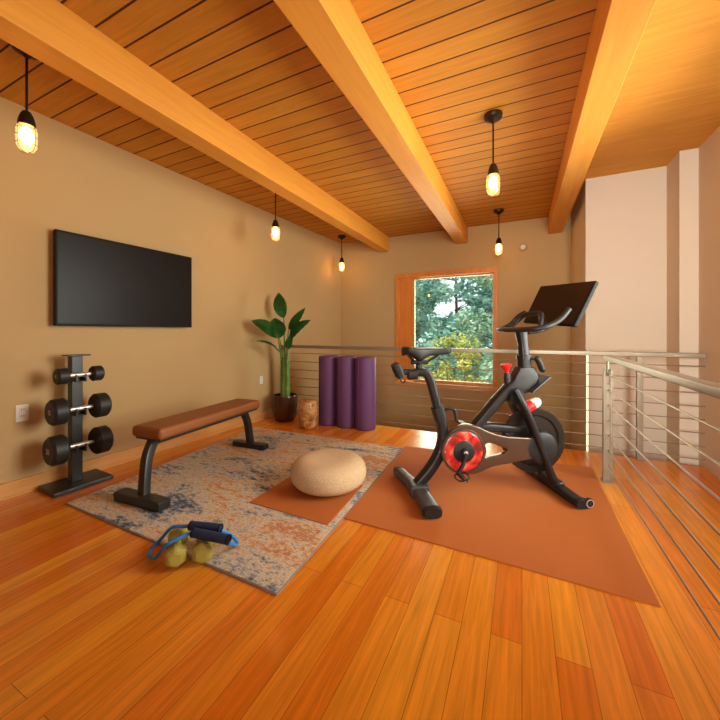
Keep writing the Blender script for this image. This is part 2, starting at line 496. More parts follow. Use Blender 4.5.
# ------------------------------------------------------------------ television
ang = math.atan2(WD.y, WD.x)
def wall_thing(name, label, cat, s, z, off=0): # local x along wall (away), local -y is into the room
    return thing(name, label, cat, wp(s, off, z), ang)
tv = wall_thing('television', 'wide black flat screen television mounted on the left wall', 'television', .809, 1.514)
tv.scale = (.976, 1, .982)
obj('screen', bm_box((-.54, -.072, -.337), (.54, -.066, .346)), M['screen'], tv)
bm = new_bm()
for lo, hi in (((-.553, -.075, -.355), (.553, -.035, -.337)), ((-.553, -.075, .346), (.553, -.035, .36)), ((-.553, -.075, -.337), (-.54, -.035, .346)), ((.54, -.075, -.337), (.553, -.035, .346)), ((-.54, -.066, -.337), (.54, -.035, .346))): box(bm, lo, hi, .002)
obj('bezel', bm, M['bezel'], tv)
obj('wall_bracket', bm_box((-.2, -.035, -.15), (.2, 0, .15)), M['black'], tv)

# outlets
def outlet(label, s, z, w, h):
    t = wall_thing('power_outlet', label, 'outlet', s, z)
    obj('cover_plate', bm_box((-w, -.007, -h), (w, 0, h), .003), M['white'], t)
    for zz in (-.022, .022):
        f = obj('socket', bm_box((-.017, -.010, zz - .014), (.017, -.006, zz + .014), .003), M['white'], t)
        bm = new_bm()
        box(bm, (-.008, -.0108, zz - .002), (-.005, -.009, zz + .009)); box(bm, (.005, -.0108, zz - .002), (.008, -.009, zz + .009))
        obj('slot', bm, M['bezel'], f, False)
    return t
outlet('white double wall outlet left of the dumbbell rack', .112, .558, .035, .058)
outlet('white wall outlet low on the left wall beside the potted plant', 2.368, .507, .028, .05)

# ------------------------------------------------------------------ pendants
def make_pendant():
    t = thing('pendant_lamp', '', 'lamp', (0, 0, CZ), 0, 'jelly jar pendant lamps under the ceiling')
    obj('canopy', lathe(new_bm(), [(.062, 0), (.064, -.012), (.058, -.03), (.03, -.045), (.012, -.06), (.006, -.065)], 28), M['lampcap'], t)
    obj('cord', tube(new_bm(), [(0, 0, -.05), (0, 0, -.37)], .006, 10, 1), M['lampcap'], t)
    obj('socket_cap', lathe(new_bm(), [(.008, -.355), (.018, -.36), (.028, -.38), (.036, -.41), (.039, -.435), (.034, -.44)], 28), M['lampcap'], t)
    g = obj('glass_jar', lathe(new_bm(), [(.034, -.435), (.041, -.445), (.044, -.465), (.044, -.53), (.042, -.55), (.033, -.567), (.016, -.575), (.002, -.577)], 32), M['lampglass'], t)
    bm = new_bm()
    for zz, rr in ((-.462, .0465), (-.50, .0475), (-.54, .046)):
        tube(bm, [(rr * math.cos(k * PI / 8), rr * math.sin(k * PI / 8), zz) for k in range(16)], .0018, 6, 1, closed=True)
    for k in range(4):
        c, s = math.cos(k * PI / 2 + .4), math.sin(k * PI / 2 + .4)
        tube(bm, [(.038 * c, .038 * s, -.435), (.0465 * c, .0465 * s, -.46), (.0475 * c, .0475 * s, -.53), (.044 * c, .044 * s, -.556), (.032 * c, .032 * s, -.577), (0, 0, -.585)], .0018, 6, 4)
    obj('wire_cage', bm, M['brass'] if 'brass' in M else M['lampcap'], t)
    obj('bulb', lathe(new_bm(), [(.012, -.445), (.024, -.46), (.031, -.485), (.030, -.51), (.018, -.53), (.002, -.537)], 20), M['bulb'], t)
    return t
M['brass'] = plain('brass cage wire', (.45, .22, .06), .35, .8)
pend = make_pendant()
pl = [((-2.46, .90), 'pendant lamp nearest the camera, high left above the television'),
      ((-2.41, 2.93), 'pendant lamp between left beam and wall, beyond the television'),
      ((-2.66, 4.89), 'small far pendant lamp hanging in the left back corner'),
      ((-.188, 2.63), 'larger near pendant lamp above the exercise bike, right of the middle beam'),
      ((-.27, 4.72), 'far pendant lamp hanging above the window right edge, behind the near one')]
for i, ((x, y), lb) in enumerate(pl):
    t = pend if i == 0 else copy_tree(pend)
    t.location = (x, y, CZ); t['label'] = lb

# ------------------------------------------------------------------ railings
RY = 3.745
rl = thing('cable_railing', 'long steel cable railing along the loft edge, behind the plant and bike', 'railing', (0, RY, 0))
obj('handrail', bm_box((-2.96, -.025, .905), (1.36, .025, .945), .005), M['steel'], rl)
for x in (-2.86, .93):
    w = .014 if x < 0 else .022
    obj('post', bm_box((x - w, -.022, 0), (x + w, .022, .905), .003), M['steel'], rl)
for k in range(8):
    obj('cable', tube(new_bm(), [(-2.99, 0, .066 + .11 * k), (1.36, 0, .066 + .11 * k)], .0045, 8, 1), M['cable'], rl)
rn = thing('cable_railing', 'near steel cable railing running toward the camera at lower right', 'railing', (.58, 0, 0))
obj('handrail', bm_box((-.028, -2.6, .91), (.028, 3.11, .946), .006), M['steel'], rn)
for y in (3.09, 1.0 - 2.2):
    p = obj('post', bm_box((-.03, y - .008, 0), (-.012, y + .035, .84), .003), M['steel'], rn)
    obj('post_plate', bm_box((.012, y - .008, 0), (.03, y + .035, .84), .003), M['steel'], p)
    obj('rail_stem', tube(new_bm(), [(0, y + .012, .80), (0, y + .012, .912)], .009, 10, 1), M['steel'], p)
    obj('spacer', bm_box((-.013, y - .004, .004), (.013, y + .031, .73), .002), M['steel'], p)
    obj('base_shoe', bm_box((-.04, y - .03, 0), (.04, y + .055, .008), .002), M['steel'], p)
for k in range(7):
    z = .125 + .1125 * k
    obj('cable', tube(new_bm(), [(0, -2.5, z), (0, 3.1, z)], .0045, 8, 1), M['cable'], rn)

# ------------------------------------------------------------------ rug and mats
rug = thing('area_rug', 'distressed blue, cream and rust patterned area rug', 'rug')
rp = [(-2.665, 1.175), (-.945, 1.155), (-1.03, 3.11), (-2.80, 3.06)]
obj('rug_pile', quad_slab(rp, .002, .011), M['rug'], rug, False)
cx, cy = -1.85, 2.1
obj('edge_binding', quad_slab([(x + (.006 if x > cx else -.006), y + (.006 if y > cy else -.006)) for x, y in rp], 0, .008), M['rugedge'], rug, False)
m1 = obj('exercise_mat', quad_slab([(-.966, 1.80), (.508, 1.77), (.515, 3.34), (-1.022, 3.19)], 0, .007), M['mat'], None, False)
tag(m1, 'large terracotta exercise mat under the exercise bike', 'mat')
m2 = obj('exercise_mat', quad_slab([(-1.60, 1.685), (-1.005, 1.68), (-1.035, 2.22), (-1.60, 2.24)], .011, .016), M['mat2'], None, False)
tag(m2, 'small orange mat on the rug beneath the round pouf', 'mat')

# pouf
bm = new_bm()
prof = []
for k in range(0, 25):
    t = -PI / 2 + PI * k / 24
    c, s = math.cos(t), math.sin(t)
    prof.append((max(.002, .270 * abs(c) ** .58), .108 + .108 * math.copysign(abs(s) ** .8, s) - (.018 * math.exp(-(c / .35) ** 2) if s > 0 else 0)))
lathe(bm, prof, 56)
pf = thing('floor_pouf', 'round woven oatmeal pouf sitting on the small orange mat', 'pouf', (-1.256, 2.112, .016))
obj('cushion', bm, M['pouf'], pf, angle=80)
obj('seam', tube(new_bm(), [(.269 * math.cos(k * PI / 16), .269 * math.sin(k * PI / 16), .108) for k in range(32)], .0035, 6, 1, closed=True), M['pouf'], pf)

# ------------------------------------------------------------------ dumbbell rack
ra = ang - PI / 2   # local y runs along wall (away), local x points into room
s0 = .357
rack = thing('dumbbell_rack', 'black vertical dumbbell stand against the left wall', 'rack', wp(s0, .165, 0), ra)
obj('base_plate', bm_box((-.13, -.175, 0), (.13, .185, .03), .006), M['black'], rack)
obj('upright', bm_box((-.05, -.034, .03), (.02, .034, .945), .005), M['black'], rack)
obj('top_plate', bm_box((-.055, -.068, .945), (.055, .072, .955), .003), M['black'], rack)
DB = [(.81, .056, .068, .120, 'small', '10'), (.566, .090, .092, .142, 'medium', '15'), (.302, .100, .098, .148, 'large', '20')]
for z, r, hw, hl, sz, txt in DB:
    hr = .014
    for yy in (-.032, .024):
        bm = prism(new_bm(), [[(.02, z - .05), (.085, z - .05), (.085, z + .004), (.0765, z + .004), (.0765, z - .0185), (.02, z - .0185)]], .008, .001, Matrix.Translation((0, yy + .008, 0)) @ Matrix.Rotation(PI / 2, 4, 'X'))
        obj('cradle_arm', bm, M['black'], rack)

def text_bm(txt, size, depth=.0006):
    cu = bpy.data.curves.new('t', 'FONT'); cu.body = txt; cu.size = size; cu.align_x = 'CENTER'; cu.align_y = 'CENTER'; cu.extrude = depth
    o = bpy.data.objects.new('t', cu); C.objects.link(o)
    dg = bpy.context.evaluated_depsgraph_get(); dg.update()
    me = bpy.data.meshes.new_from_object(o.evaluated_get(dg))
    bm = new_bm(); bm.from_mesh(me)
    bpy.data.objects.remove(o); bpy.data.meshes.remove(me); bpy.data.curves.remove(cu)
    return bm

for z, r, hw, hl, sz, txt in DB:
    lab = {'small': 'smallest black round dumbbell, topmost on the stand', 'medium': 'middle black round dumbbell on the stand',
           'large': 'largest black round dumbbell, lowest on the stand'}[sz]
    t = thing('dumbbell', lab, 'dumbbell', wp(s0, .22, z), ra)
    RX = Matrix.Rotation(-PI / 2, 4, 'X')
    obj('handle', lathe(new_bm(), [(.0135, -hl + hw / 2), (.0155, -.05), (.0165, 0), (.0155, .05), (.0135, hl - hw / 2)], 20, RX), M['chrome'], t)
    for sg in (-1, 1):
        c = sg * (hl - .015)
        e = r * .16
        h = obj('head', lathe(new_bm(), [(r * .3, c - hw / 2), (r - e, c - hw / 2), (r, c - hw / 2 + e), (r, c + hw / 2 - e), (r - e, c + hw / 2), (r * .3, c + hw / 2)], 40, RX), M['rubber'], t)
        bm = text_bm(txt, r * .55)
        mt = Matrix.Translation((0, c + sg * (hw / 2 + .0006), 0)) @ (Matrix.Rotation(PI / 2, 4, 'X') if sg < 0 else Matrix.Rotation(PI, 4, 'Z') @ Matrix.Rotation(PI / 2, 4, 'X'))
        for v in bm.verts: v.co = mt @ v.co
        obj('weight_number', bm, M['print'], h, False)

# ------------------------------------------------------------------ bench
bx, by = -2.275, 1.385
bd = Vector((-.085, 1.09)); ba = math.atan2(bd.y, bd.x)      # local x along bench
bench = thing('weight_bench', 'flat tan leather workout bench with black legs on the rug', 'bench', (bx, by, .011), ba)
bm = bm_box((.05, -.138, .392), (1.10, .138, .470), .026, 4)
pad = obj('seat_pad', bm, M['leather'], bench, angle=60)
obj('pad_base', bm_box((.07, -.115, .379), (1.08, .115, .393), .003), M['black'], bench)
obj('spine', bm_box((.12, -.03, .340), (1.05, .03, .380), .006), M['black'], bench)
obj('leg', tube(new_bm(), [(.0, -.06, .05), (.018, -.045, .17), (.05, -.025, .28), (.11, 0, .365)], [(.028, .030), (.028, .030), (.030, .03)], 16, 5, up=(0, 1, 0), power=5), M['black'], bench)
obj('foot', bm_box((-.06, -.265, 0), (.03, .150, .06), .01), M['black'], bench)
obj('leg', tube(new_bm(), [(1.12, 0, .045), (1.10, 0, .15), (1.075, 0, .26), (1.02, 0, .365)], [(.026, .032), (.026, .032), (.026, .032)], 16, 5, up=(0, 1, 0), power=5), M['black'], bench)
obj('foot', bm_box((1.08, -.185, 0), (1.16, .185, .05), .01), M['black'], bench)

# ------------------------------------------------------------------ plant
px, py = -2.72, 3.49
pl_ = thing('potted_plant', 'tall green paddle leaf plant in a bronze pot by the railing', 'plant', (px, py, 0))
pot = obj('pot', lathe(new_bm(), [(.10, 0), (.125, .01), (.15, .09), (.158, .20), (.155, .31), (.15, .325), (.142, .325), (.142, .28)], 40, None), M['wood_pot'], pl_, angle=60)
obj('soil', lathe(new_bm(), [(.142, .285), (.142, .29), (.08, .305), (.01, .31)], 24), M['soil'], pl_)
bm = new_bm()
for k, (ox, oy, tx, ty) in enumerate(((-.035, 0, -.04, .0), (.03, .02, .035, .01), (0, -.03, .0, -.02), (.01, .03, .01, .02), (-.01, .0, -.02, .02), (.035, -.015, .04, -.02))):
    tube(bm, [(ox, oy, .28), ((ox + tx) / 2, (oy + ty) / 2, .55), (tx, ty, .80)], [(.032, .026), (.028, .022), (.02, .016)], 10, 4)
obj('trunk', bm, M['stalk'], pl_)

def blade(base, tip, width, normal, sag=.06, fold=.25, sideways=0, widest=.45):
    """paddle leaf from base to tip, gently arched with a centre fold"""
    b = Vector(base); t = Vector(tip); d = t - b; L = d.length; u = d.normalized()
    n = Vector(normal); n = (n - u * n.dot(u)).normalized(); s = u.cross(n).normalized()
    bm = new_bm(); N = 14; K = 6; rows = []
    for i in range(N + 1):
        f = i / N
        w = width / 2 * (math.sin(PI * f ** (math.log(.5) / math.log(widest))) ** .75 if 0 < f < 1 else .0)
        w = max(w, .0015)
        c = b + d * f + n * (sag * 4 * f * (1 - f)) + s * sideways * math.sin(PI * f)
        row = []
        for k in range(-K, K + 1):
            q = k / K
            row.append(bm.verts.new(c + s * (w * q) + n * (fold * w * abs(q) ** 1.3 + .004 * math.sin(f * 34 + k) * abs(q))))
        rows.append(row)
    for A, B in zip(rows, rows[1:]):
        for k in range(2 * K): bm.faces.new((A[k], A[k + 1], B[k + 1], B[k]))
    g = bmesh.ops.solidify(bm, geom=bm.faces[:], thickness=.0015)
    return bm
# (petiole foot, leaf base, leaf tip, width, facing)
def L(x, z, y=3.47):     # point given by its place in the plane y=3.47, pulled toward the viewpoint along its sight line
    k = y / 3.47
    return Vector((x * k - px, y - py, 1.12 + (z - 1.12) * k))
leaves = [((0, 0, .78), L(-2.722, 1.295), L(-2.805, 1.62), .17, (.35, -1, .1), 0),
          ((.03, 0, .78), L(-2.645, 1.145), L(-2.395, 1.415), .105, (.5, -1, .35), .01),
          ((.04, -.01, .78), L(-2.635, 1.02), L(-2.315, 1.265), .13, (.4, -.8, .5), -.02),
          ((-.03, 0, .78), L(-2.79, 1.04, 3.40), L(-2.87, 1.30, 3.36), .24, (.45, -1, .15), -.0),
          ((-.03, -.02, .78), L(-2.83, 1.06, 3.35), L(-3.26, 1.27, 3.02), .19, (.2, -.8, .6), .0),
          ((-.04, -.02, .72), L(-2.775, .86, 3.38), L(-3.17, 1.0, 3.05), .11, (.1, -.6, .8), .0),
          ((.01, .02, .78), L(-2.665, .90), L(-2.59, 1.10), .09, (.5, -1, .1), 0)]
for ft, lb, lt, w, nrm, sd_ in leaves:
    lf = obj('leaf', blade(lb, lt, w, nrm, .035, .22, sd_), M['leaf'], pl_, angle=70)
    mid = (Vector(ft) + lb) / 2 + Vector((0, 0, .02))
    d = (lt - lb)
    obj('petiole', tube(new_bm(), [ft, mid, lb, lb + d * .25 + Vector(nrm).normalized() * .03], [.011, .008, .006, .003], 8, 5), M['stalk'], lf)

# carved stool
st = thing('burl_stool', 'small glossy burl wood drum stool beside the plant pot', 'stool', (-2.256, 3.335, 0))
bm = new_bm()
prof = [(.078, 0), (.098, .013), (.107, .06), (.114, .13), (.114, .21), (.107, .265), (.097, .30), (.084, .321), (.04, .325), (.002, .325)]
lathe(bm, prof, 48)
rnd = random.Random(3)
for v in bm.verts:
    th = math.atan2(v.co.y, v.co.x)
    f = 1 + .035 * math.sin(5 * th + v.co.z * 24) + .025 * math.sin(9 * th - v.co.z * 40)
    if v.co.z > .01: v.co.x *= f; v.co.y *= f
obj('body', bm, M['burl'], st, angle=70)
obj('rim', tube(new_bm(), [(.085 * math.cos(k * PI / 16), .085 * math.sin(k * PI / 16), .316) for k in range(32)], .007, 8, 1, closed=True), M['burl'], st)

# purple rolled mats
def roll(x, y, lean, label):
    t = thing('rolled_mat', label, 'mat', (x, y, 0), 0, 'purple rolled mats against the railing')
    bm = new_bm()
    lathe(bm, [(.02, .0), (.112, 0), (.119, .006), (.120, .02), (.1215, .4), (.120, .805), (.117, .822), (.108, .828), (.10, .822), (.02, .822)], 40)
    obj('foam_roll', bm, M['purple'], t, angle=50)
    bm = new_bm()
    pts = []
    for k in range(70):
        th = k / 69 * 2 * PI * 5; r = .025 + .085 * k / 69
        pts.append((r * math.cos(th), r * math.sin(th), .823))
    tube(bm, pts, .0035, 5, 1)
    obj('spiral_edge', bm, M['purple'], t)
    pts = [(.1205, 0, z) for z in (.01, .4, .815)]
    obj('outer_flap', tube(new_bm(), [(.12 * math.cos(4.4), .12 * math.sin(4.4), .01), (.12 * math.cos(4.4), .12 * math.sin(4.4), .818)], .004, 8, 1), M['purple'], t)
    return t
roll(-2.135, 3.59, 0, 'leftmost purple rolled mat standing against the railing, beside the burl stool')
roll(-1.889, 3.594, 0, 'middle purple rolled mat standing against the railing')
roll(-1.643, 3.598, 0, 'rightmost purple rolled mat standing against the railing')

# ------------------------------------------------------------------ lime dumbbells + resistance tube
def hex_db(a, b, label):
    a = Vector(a); b = Vector(b)
    d = b - a; L_ = d.length
    t = thing('hand_weight', label, 'dumbbell', ((a + b) / 2).to_tuple(), math.atan2(d.y, d.x), 'yellow green hand weights on the rug corner')
    R_ = Matrix.Rotation(PI / 2, 4, 'Y')
    obj('grip', lathe(new_bm(), [(.015, -L_ / 2 + .02), (.017, -.02), (.018, 0), (.017, .02), (.015, L_ / 2 - .02)], 16, R_), M['lime'], t)
    for sg in (-1, 1):
        c = sg * (L_ / 2)
        bm = new_bm()
        Rr = Matrix.Rotation(PI / 6, 4, 'X') @ R_
        r = .052
        lathe(bm, [(r * .62, c - .036), (r, c - .018), (r, c + .018), (r * .62, c + .036)], 6, R_)
        bmesh.ops.bevel(bm, geom=bm.edges[:], offset=.004, segments=2, affect='EDGES')
        obj('head', bm, M['lime'], t, angle=30)
    return t
hex_db((-1.478, 1.078, .060), (-1.60, 1.180, .065), 'left yellow green hand weight under the blue resistance tube')
hex_db((-1.388, 1.152, .063), (-1.482, 1.252, .063), 'right yellow green hand weight beside the navy handles')

rb = thing('resistance_tube', 'blue resistance tube with two navy foam handles lying on the hand weights', 'resistance band', (-1.55, 1.25, 0))
O = Vector((-1.55, 1.25, 0))
def q(x, y, z): return Vector((x, y, z)) - O
def T(lst): return [Vector(p) - O for p in lst]
h1a, h1b = T([(-1.52, 1.188, .137), (-1.359, 1.236, .137)])
h2a, h2b = T([(-1.452, 1.15, .139), (-1.254, 1.188, .135)])
t1 = T([(-1.52, 1.188, .137), (-1.546, 1.171, .135), (-1.603, 1.147, .128), (-1.681, 1.136, .05), (-1.698, 1.1, .02), (-1.664, 1.068, .018), (-1.615, 1.061, .022), (-1.575, 1.053, .05), (-1.520, 1.055, .11), (-1.493, 1.08, .128), (-1.472, 1.12, .137), (-1.452, 1.15, .139)])
t2 = T([(-1.359, 1.236, .125), (-1.349, 1.278, .09), (-1.352, 1.321, .04), (-1.335, 1.318, .025), (-1.318, 1.293, .03), (-1.272, 1.23, .085), (-1.254, 1.188, .12)])
obj('tubing', tube(new_bm(), t1, .0085, 12, 6), M['blue'], rb)
obj('tubing', tube(new_bm(), t2, .0085, 12, 6), M['blue'], rb)
for A, B in ((h1a, h1b), (h2a, h2b)):
    bm = new_bm()
    tube(bm, [A, A.lerp(B, .5), B], [.021, .0225, .0225, .0225, .021], 18, 8)
    g = obj('handle', bm, M['navy'], rb)
    d = (B - A)
    for f in (.0, .97): obj('end_ring', tube(new_bm(), [A + d * f, A + d * (f + .03)], .023, 18, 1), M['bezel'], g)

# ------------------------------------------------------------------ exercise bike
# local x = forward, y = rider's left; the visible side is y < 0
bk = thing('exercise_bike', 'black stationary exercise bike with red crank ring and tilted screen on the terracotta mat', 'exercise bike',
           (-.67, 2.28, .007), math.atan2(.513, .858))
def P(x, s, z): return (x, -s, z)
def part(name, bm, mat, parent=bk, angle=40): return obj(name, bm, M[mat], parent, angle=angle)
Yx = (0, 1, 0)
# feet
f = part('rear_foot', tube(new_bm(), [P(-.045, -.31, .030), P(-.02, -.15, .034), P(.015, .02, .037), P(.025, .17, .037), P(.028, .32, .036)],
     [(.028, .044), (.031, .046), (.034, .05), (.034, .056), (.034, .06)], 24, 6, up=(1, 0, 0), power=3), 'bikegrey')
part('end_cap', tube(new_bm(), [P(.027, .31, .037), P(.028, .338, .036)], [(.036, .061), (.031, .054)], 24, 1, up=(1, 0, 0), power=3), 'bikesoft', f)
part('end_cap', tube(new_bm(), [P(-.044, -.30, .031), P(-.047, -.325, .030)], [(.030, .045), (.026, .039)], 24, 1, up=(1, 0, 0), power=3), 'bikesoft', f)
part('foot_clamp', bm_box(P(-.055, .055, .0), P(.075, -.055, .088), .016, 3), 'bikegrey', f) if False else None
bm = new_bm(); box(bm, (-.045, -.085, .004), (.085, .045, .084), .018, 3)
part('foot_clamp', bm, 'bikegrey', f)
f = part('front_foot', tube(new_bm(), [P(1.0, -.29, .028), P(1.0, -.1, .030), P(1.0, .1, .030), P(1.0, .30, .028)],
     [(.026, .04), (.029, .045), (.029, .045), (.026, .043)], 24, 6, up=(1, 0, 0), power=3), 'bike')
bm = new_bm(); tube(bm, [P(1.0, .28, .031), P(1.0, .312, .030)], [(.030, .048), (.027, .042)], 24, 1, up=(1, 0, 0), power=3)
part('end_cap', bm, 'bikesoft', f)
for sg in (-1, 1):
    w = part('transport_wheel', lathe(new_bm(), [(.012, -.012), (.028, -.012), (.032, -.006), (.032, .006), (.028, .012), (.012, .012)], 24,
             Matrix.Translation(P(1.045, sg * .30, .035)) @ Matrix.Rotation(PI / 2, 4, 'X')), 'rubber', f)
    part('wheel_trim', lathe(new_bm(), [(.021, -.0135), (.026, -.0135), (.026, .0135), (.021, .0135)], 24,
         Matrix.Translation(P(1.045, sg * .30, .035)) @ Matrix.Rotation(PI / 2, 4, 'X'), False), 'chrome', w)
# rear frame
part('rear_frame', tube(new_bm(), [P(.02, 0, .06), P(.10, 0, .15), P(.165, 0, .25), P(.197, 0, .35), P(.195, 0, .46), P(.165, 0, .58)],
     [(.036, .04), (.036, .042), (.036, .045), (.034, .045), (.034, .042), (.033, .040)], 20, 6, up=Yx, power=3), 'bike')
c = part('seat_post_collar', tube(new_bm(), [P(.186, 0, .505), P(.16, 0, .595)], [(.040, .045), (.042, .045)], 20, 1, up=Yx, power=3.5), 'bikesoft')
part('tension_lever', tube(new_bm(), [P(.185, .01, .56), P(.225, .03, .585), P(.262, .04, .583), P(.275, .04, .56), P(.283, .04, .505)], [.009, .010, .012, .013, .012], 12, 5), 'bikesoft', c)
part('seat_post', tube(new_bm(), [P(.165, 0, .58), P(.135, 0, .69), P(.112, 0, .775), P(.085, 0, .825), P(.04, 0, .838), P(-.02, 0, .828)],
     [(.028, .036), (.028, .036), (.030, .036), (.030, .034), (.028, .032)], 20, 6, up=Yx, power=3), 'bike')
sl = part('seat_slider', tube(new_bm(), [P(-.13, 0, .838), P(.0, 0, .838)], [(.02, .024), (.02, .024)], 16, 1, up=Yx, power=4), 'bikesoft')
part('slider_clamp', tube(new_bm(), [P(-.045, 0, .82), P(.015, 0, .822)], [(.034, .036), (.034, .036)], 16, 1, up=Yx, power=3), 'bikesoft', sl)
# weight holders behind the seat
for s_ in (-.034, .034):
    h = part('weight_holder', tube(new_bm(), [P(-.138, s_, .892), P(-.122, s_, .862), P(-.10, s_, .806)], [(.024, .030), (.030, .032), (.026, .030)], 16, 5, up=Yx, power=3), 'bikesoft')
part('holder_bar', tube(new_bm(), [P(-.115, -.05, .838), P(-.115, .05, .838)], .016, 12, 1), 'bikesoft')
part('holder_hook', tube(new_bm(), [P(-.10, .02, .825), P(-.105, .03, .79), P(-.085, .03, .77), P(-.07, .03, .785)], .006, 8, 5), 'bikesoft')
# saddle
bm = new_bm()
N = 26; rows = []
for i in range(N + 1):
    u = i / N; x = -.085 + .345 * u
    w = .03 + .052 * math.sqrt(1 - (1 - u / .12) ** 2) if u < .12 else .082 - .056 * (1 / (1 + math.exp(-(u - .42) * 10)))
    if u > .93: w *= math.sqrt(max(0, 1 - ((u - .93) / .07) ** 2)) * .85 + .15
    zt = 1.008 + .012 * math.exp(-(u / .2) ** 2) - .006 * math.sin(PI * u) - (.004 * max(0, (u - .86) / .14) ** 2) - .012 * max(0, (.06 - u) / .06)
    th = .060 + .034 * math.exp(-((u - .34) / .13) ** 2) - .012 * u - (.012 * ((u - .9) / .1) if u > .9 else 0)
    row = []
    for k in range(20):
        t = 2 * PI * k / 20
        c_, s_ = math.cos(t), math.sin(t)
        yy = w * math.copysign(abs(c_) ** .7, c_)
        if s_ >= 0: zz = zt - .018 + .018 * abs(s_) ** .6 - .005 * (1 - abs(c_))
        else: zz = zt - .018 - (th - .018) * abs(s_) ** .55 * (1 if abs(yy) < w * .95 else .8)
        row.append(bm.verts.new((x, yy, zz)))
    rows.append(row)
for A, B in zip(rows, rows[1:]):
    for k in range(20): bm.faces.new((A[k], A[(k + 1) % 20], B[(k + 1) % 20], B[k]))
bm.faces.new(rows[0][::-1]); bm.faces.new(rows[-1])
sd2 = part('saddle', bm, 'rubber', angle=60)
bm = new_bm()
for sg in (-1, 1):
    tube(bm, [P(-.04, sg * .03, .95), P(.0, sg * .022, .915), P(.06, sg * .02, .905), (.12), ] if False else [P(-.04, sg * .03, .95), P(.0, sg * .022, .915), P(.07, sg * .02, .905), P(.13, sg * .016, .93), P(.17, sg * .012, .955)], .005, 8, 5)
part('saddle_rail', bm, 'bikesoft', sd2)
part('saddle_clamp', tube(new_bm(), [P(-.02, 0, .905), P(.09, 0, .905)], [(.028, .016), (.028, .014)], 16, 1, up=(0, 0, 1), power=3), 'bikesoft', sd2)
part('saddle_stem', tube(new_bm(), [P(.03, 0, .835), P(.03, 0, .90)], .022, 14, 1), 'bikesoft', sd2)
part('saddle_bolt', tube(new_bm(), [P(.03, -.045, .898), P(.03, .045, .898)], .011, 12, 1), 'bikesoft', sd2)
# main frame
part('main_tube', tube(new_bm(), [P(.36, 0, .36), P(.47, 0, .49), P(.62, 0, .655), P(.77, 0, .80)], [(.032, .045), (.034, .043), (.036, .042), (.042, .046)], 20, 5, up=Yx, power=3), 'bike')
part('lower_tube', tube(new_bm(), [P(.40, 0, .42), P(.50, 0, .445), P(.65, 0, .435), P(.80, 0, .42)], [(.028, .036), (.032, .038), (.032, .036), (.028, .03)], 20, 5, up=Yx, power=3), 'bike')
# head block
def to_side(y0):      # local xy outline (x forward, y up) -> bike x,z plane ; extrudes toward visible side
    return Matrix.Translation((0, y0, 0)) @ Matrix.Rotation(PI / 2, 4, 'X')
o_ = [Vector(p) for p in [(.69, .69, 0), (.685, .755, 0), (.745, .865, 0), (.855, .868, 0), (.885, .79, 0), (.885, .755, 0), (.845, .70, 0), (.76, .675, 0)]]
part('head_block', prism(new_bm(), [[(p.x, p.y) for p in o_]], .09, .014, to_side(.045)), 'bike')
bm = new_bm(); 
tube(bm, [P(.80, 0, .845), P(.795, 0, .945)], [(.038, .042), (.036, .040)], 20, 1, up=Yx, power=4)
c = part('head_collar', bm, 'bikesoft')
part('collar_band', tube(new_bm(), [P(.797, 0, .92), P(.795, 0, .95)], [(.042, .046), (.042, .046)], 20, 1, up=Yx, power=4), 'bike', c)
part('height_lever', tube(new_bm(), [P(.845, .06, .937), P(.858, .06, .925), P(.878, .06, .89), P(.895, .06, .85), P(.90, .06, .835)], [.012, .021, .023, .022, .012], 14, 5), 'bikesoft', c)
part('lever_pin', tube(new_bm(), [P(.80, .03, .93), P(.86, .06, .922)], .009, 10, 1), 'bikesoft', c)
part('handlebar_post', tube(new_bm(), [P(.797, 0, .93), P(.787, 0, 1.03), P(.775, 0, 1.12)], [(.035, .035), (.031, .032), (.038, .036)], 20, 4, up=Yx, power=3), 'bike')
# resistance knob
k_ = part('resistance_knob', lathe(new_bm(), [(.010, 0), (.014, .015), (.022, .04), (.036, .058), (.038, .068), (.032, .075), (.01, .077)], 24,
          Matrix.Translation(P(.668, 0, .812)) @ Matrix.Rotation(-.12, 4, 'Y')), 'red')
part('knob_sleeve', lathe(new_bm(), [(.026, -.07), (.024, -.02), (.016, .012), (.012, .015)], 20, Matrix.Translation(P(.668, 0, .812)) @ Matrix.Rotation(-.12, 4, 'Y')), 'bikesoft', k_)
# device tray
mt = Matrix.Translation((.875, 0, .748)) @ Matrix.Rotation(-.68, 4, 'Y')
part('tray', box(new_bm(), (-.085, -.085, -.006), (.085, .085, .006), .003, 2, mt), 'bikegrey')
part('tray_bracket', tube(new_bm(), [P(.83, 0, .765), P(.865, 0, .735)], [(.03, .02), (.03, .02)], 12, 1, up=Yx, power=3), 'bikesoft')
# fork blades
for s_ in (-.07, .07):
    part('fork_blade', tube(new_bm(), [P(.70, s_ * .5, .70), P(.735, s_ * .9, .62), P(.80, s_ * 1.05, .48), P(.87, s_ * 1.05, .31), P(.93, s_, .17), P(.985, s_, .05)],
         [(.022, .054), (.026, .050), (.024, .040), (.022, .034), (.022, .034), (.024, .038)], 18, 6, up=Yx, power=3), 'bike')
part('fork_crown', tube(new_bm(), [P(.715, -.055, .655), P(.715, .055, .655)], [(.05, .05), (.05, .05)], 20, 1, up=(1, 0, 0), power=3), 'bike')
bm = new_bm(); box(bm, (.95, -.10, .03), (1.04, .10, .078), .018, 3)
part('fork_base', bm, 'bike')
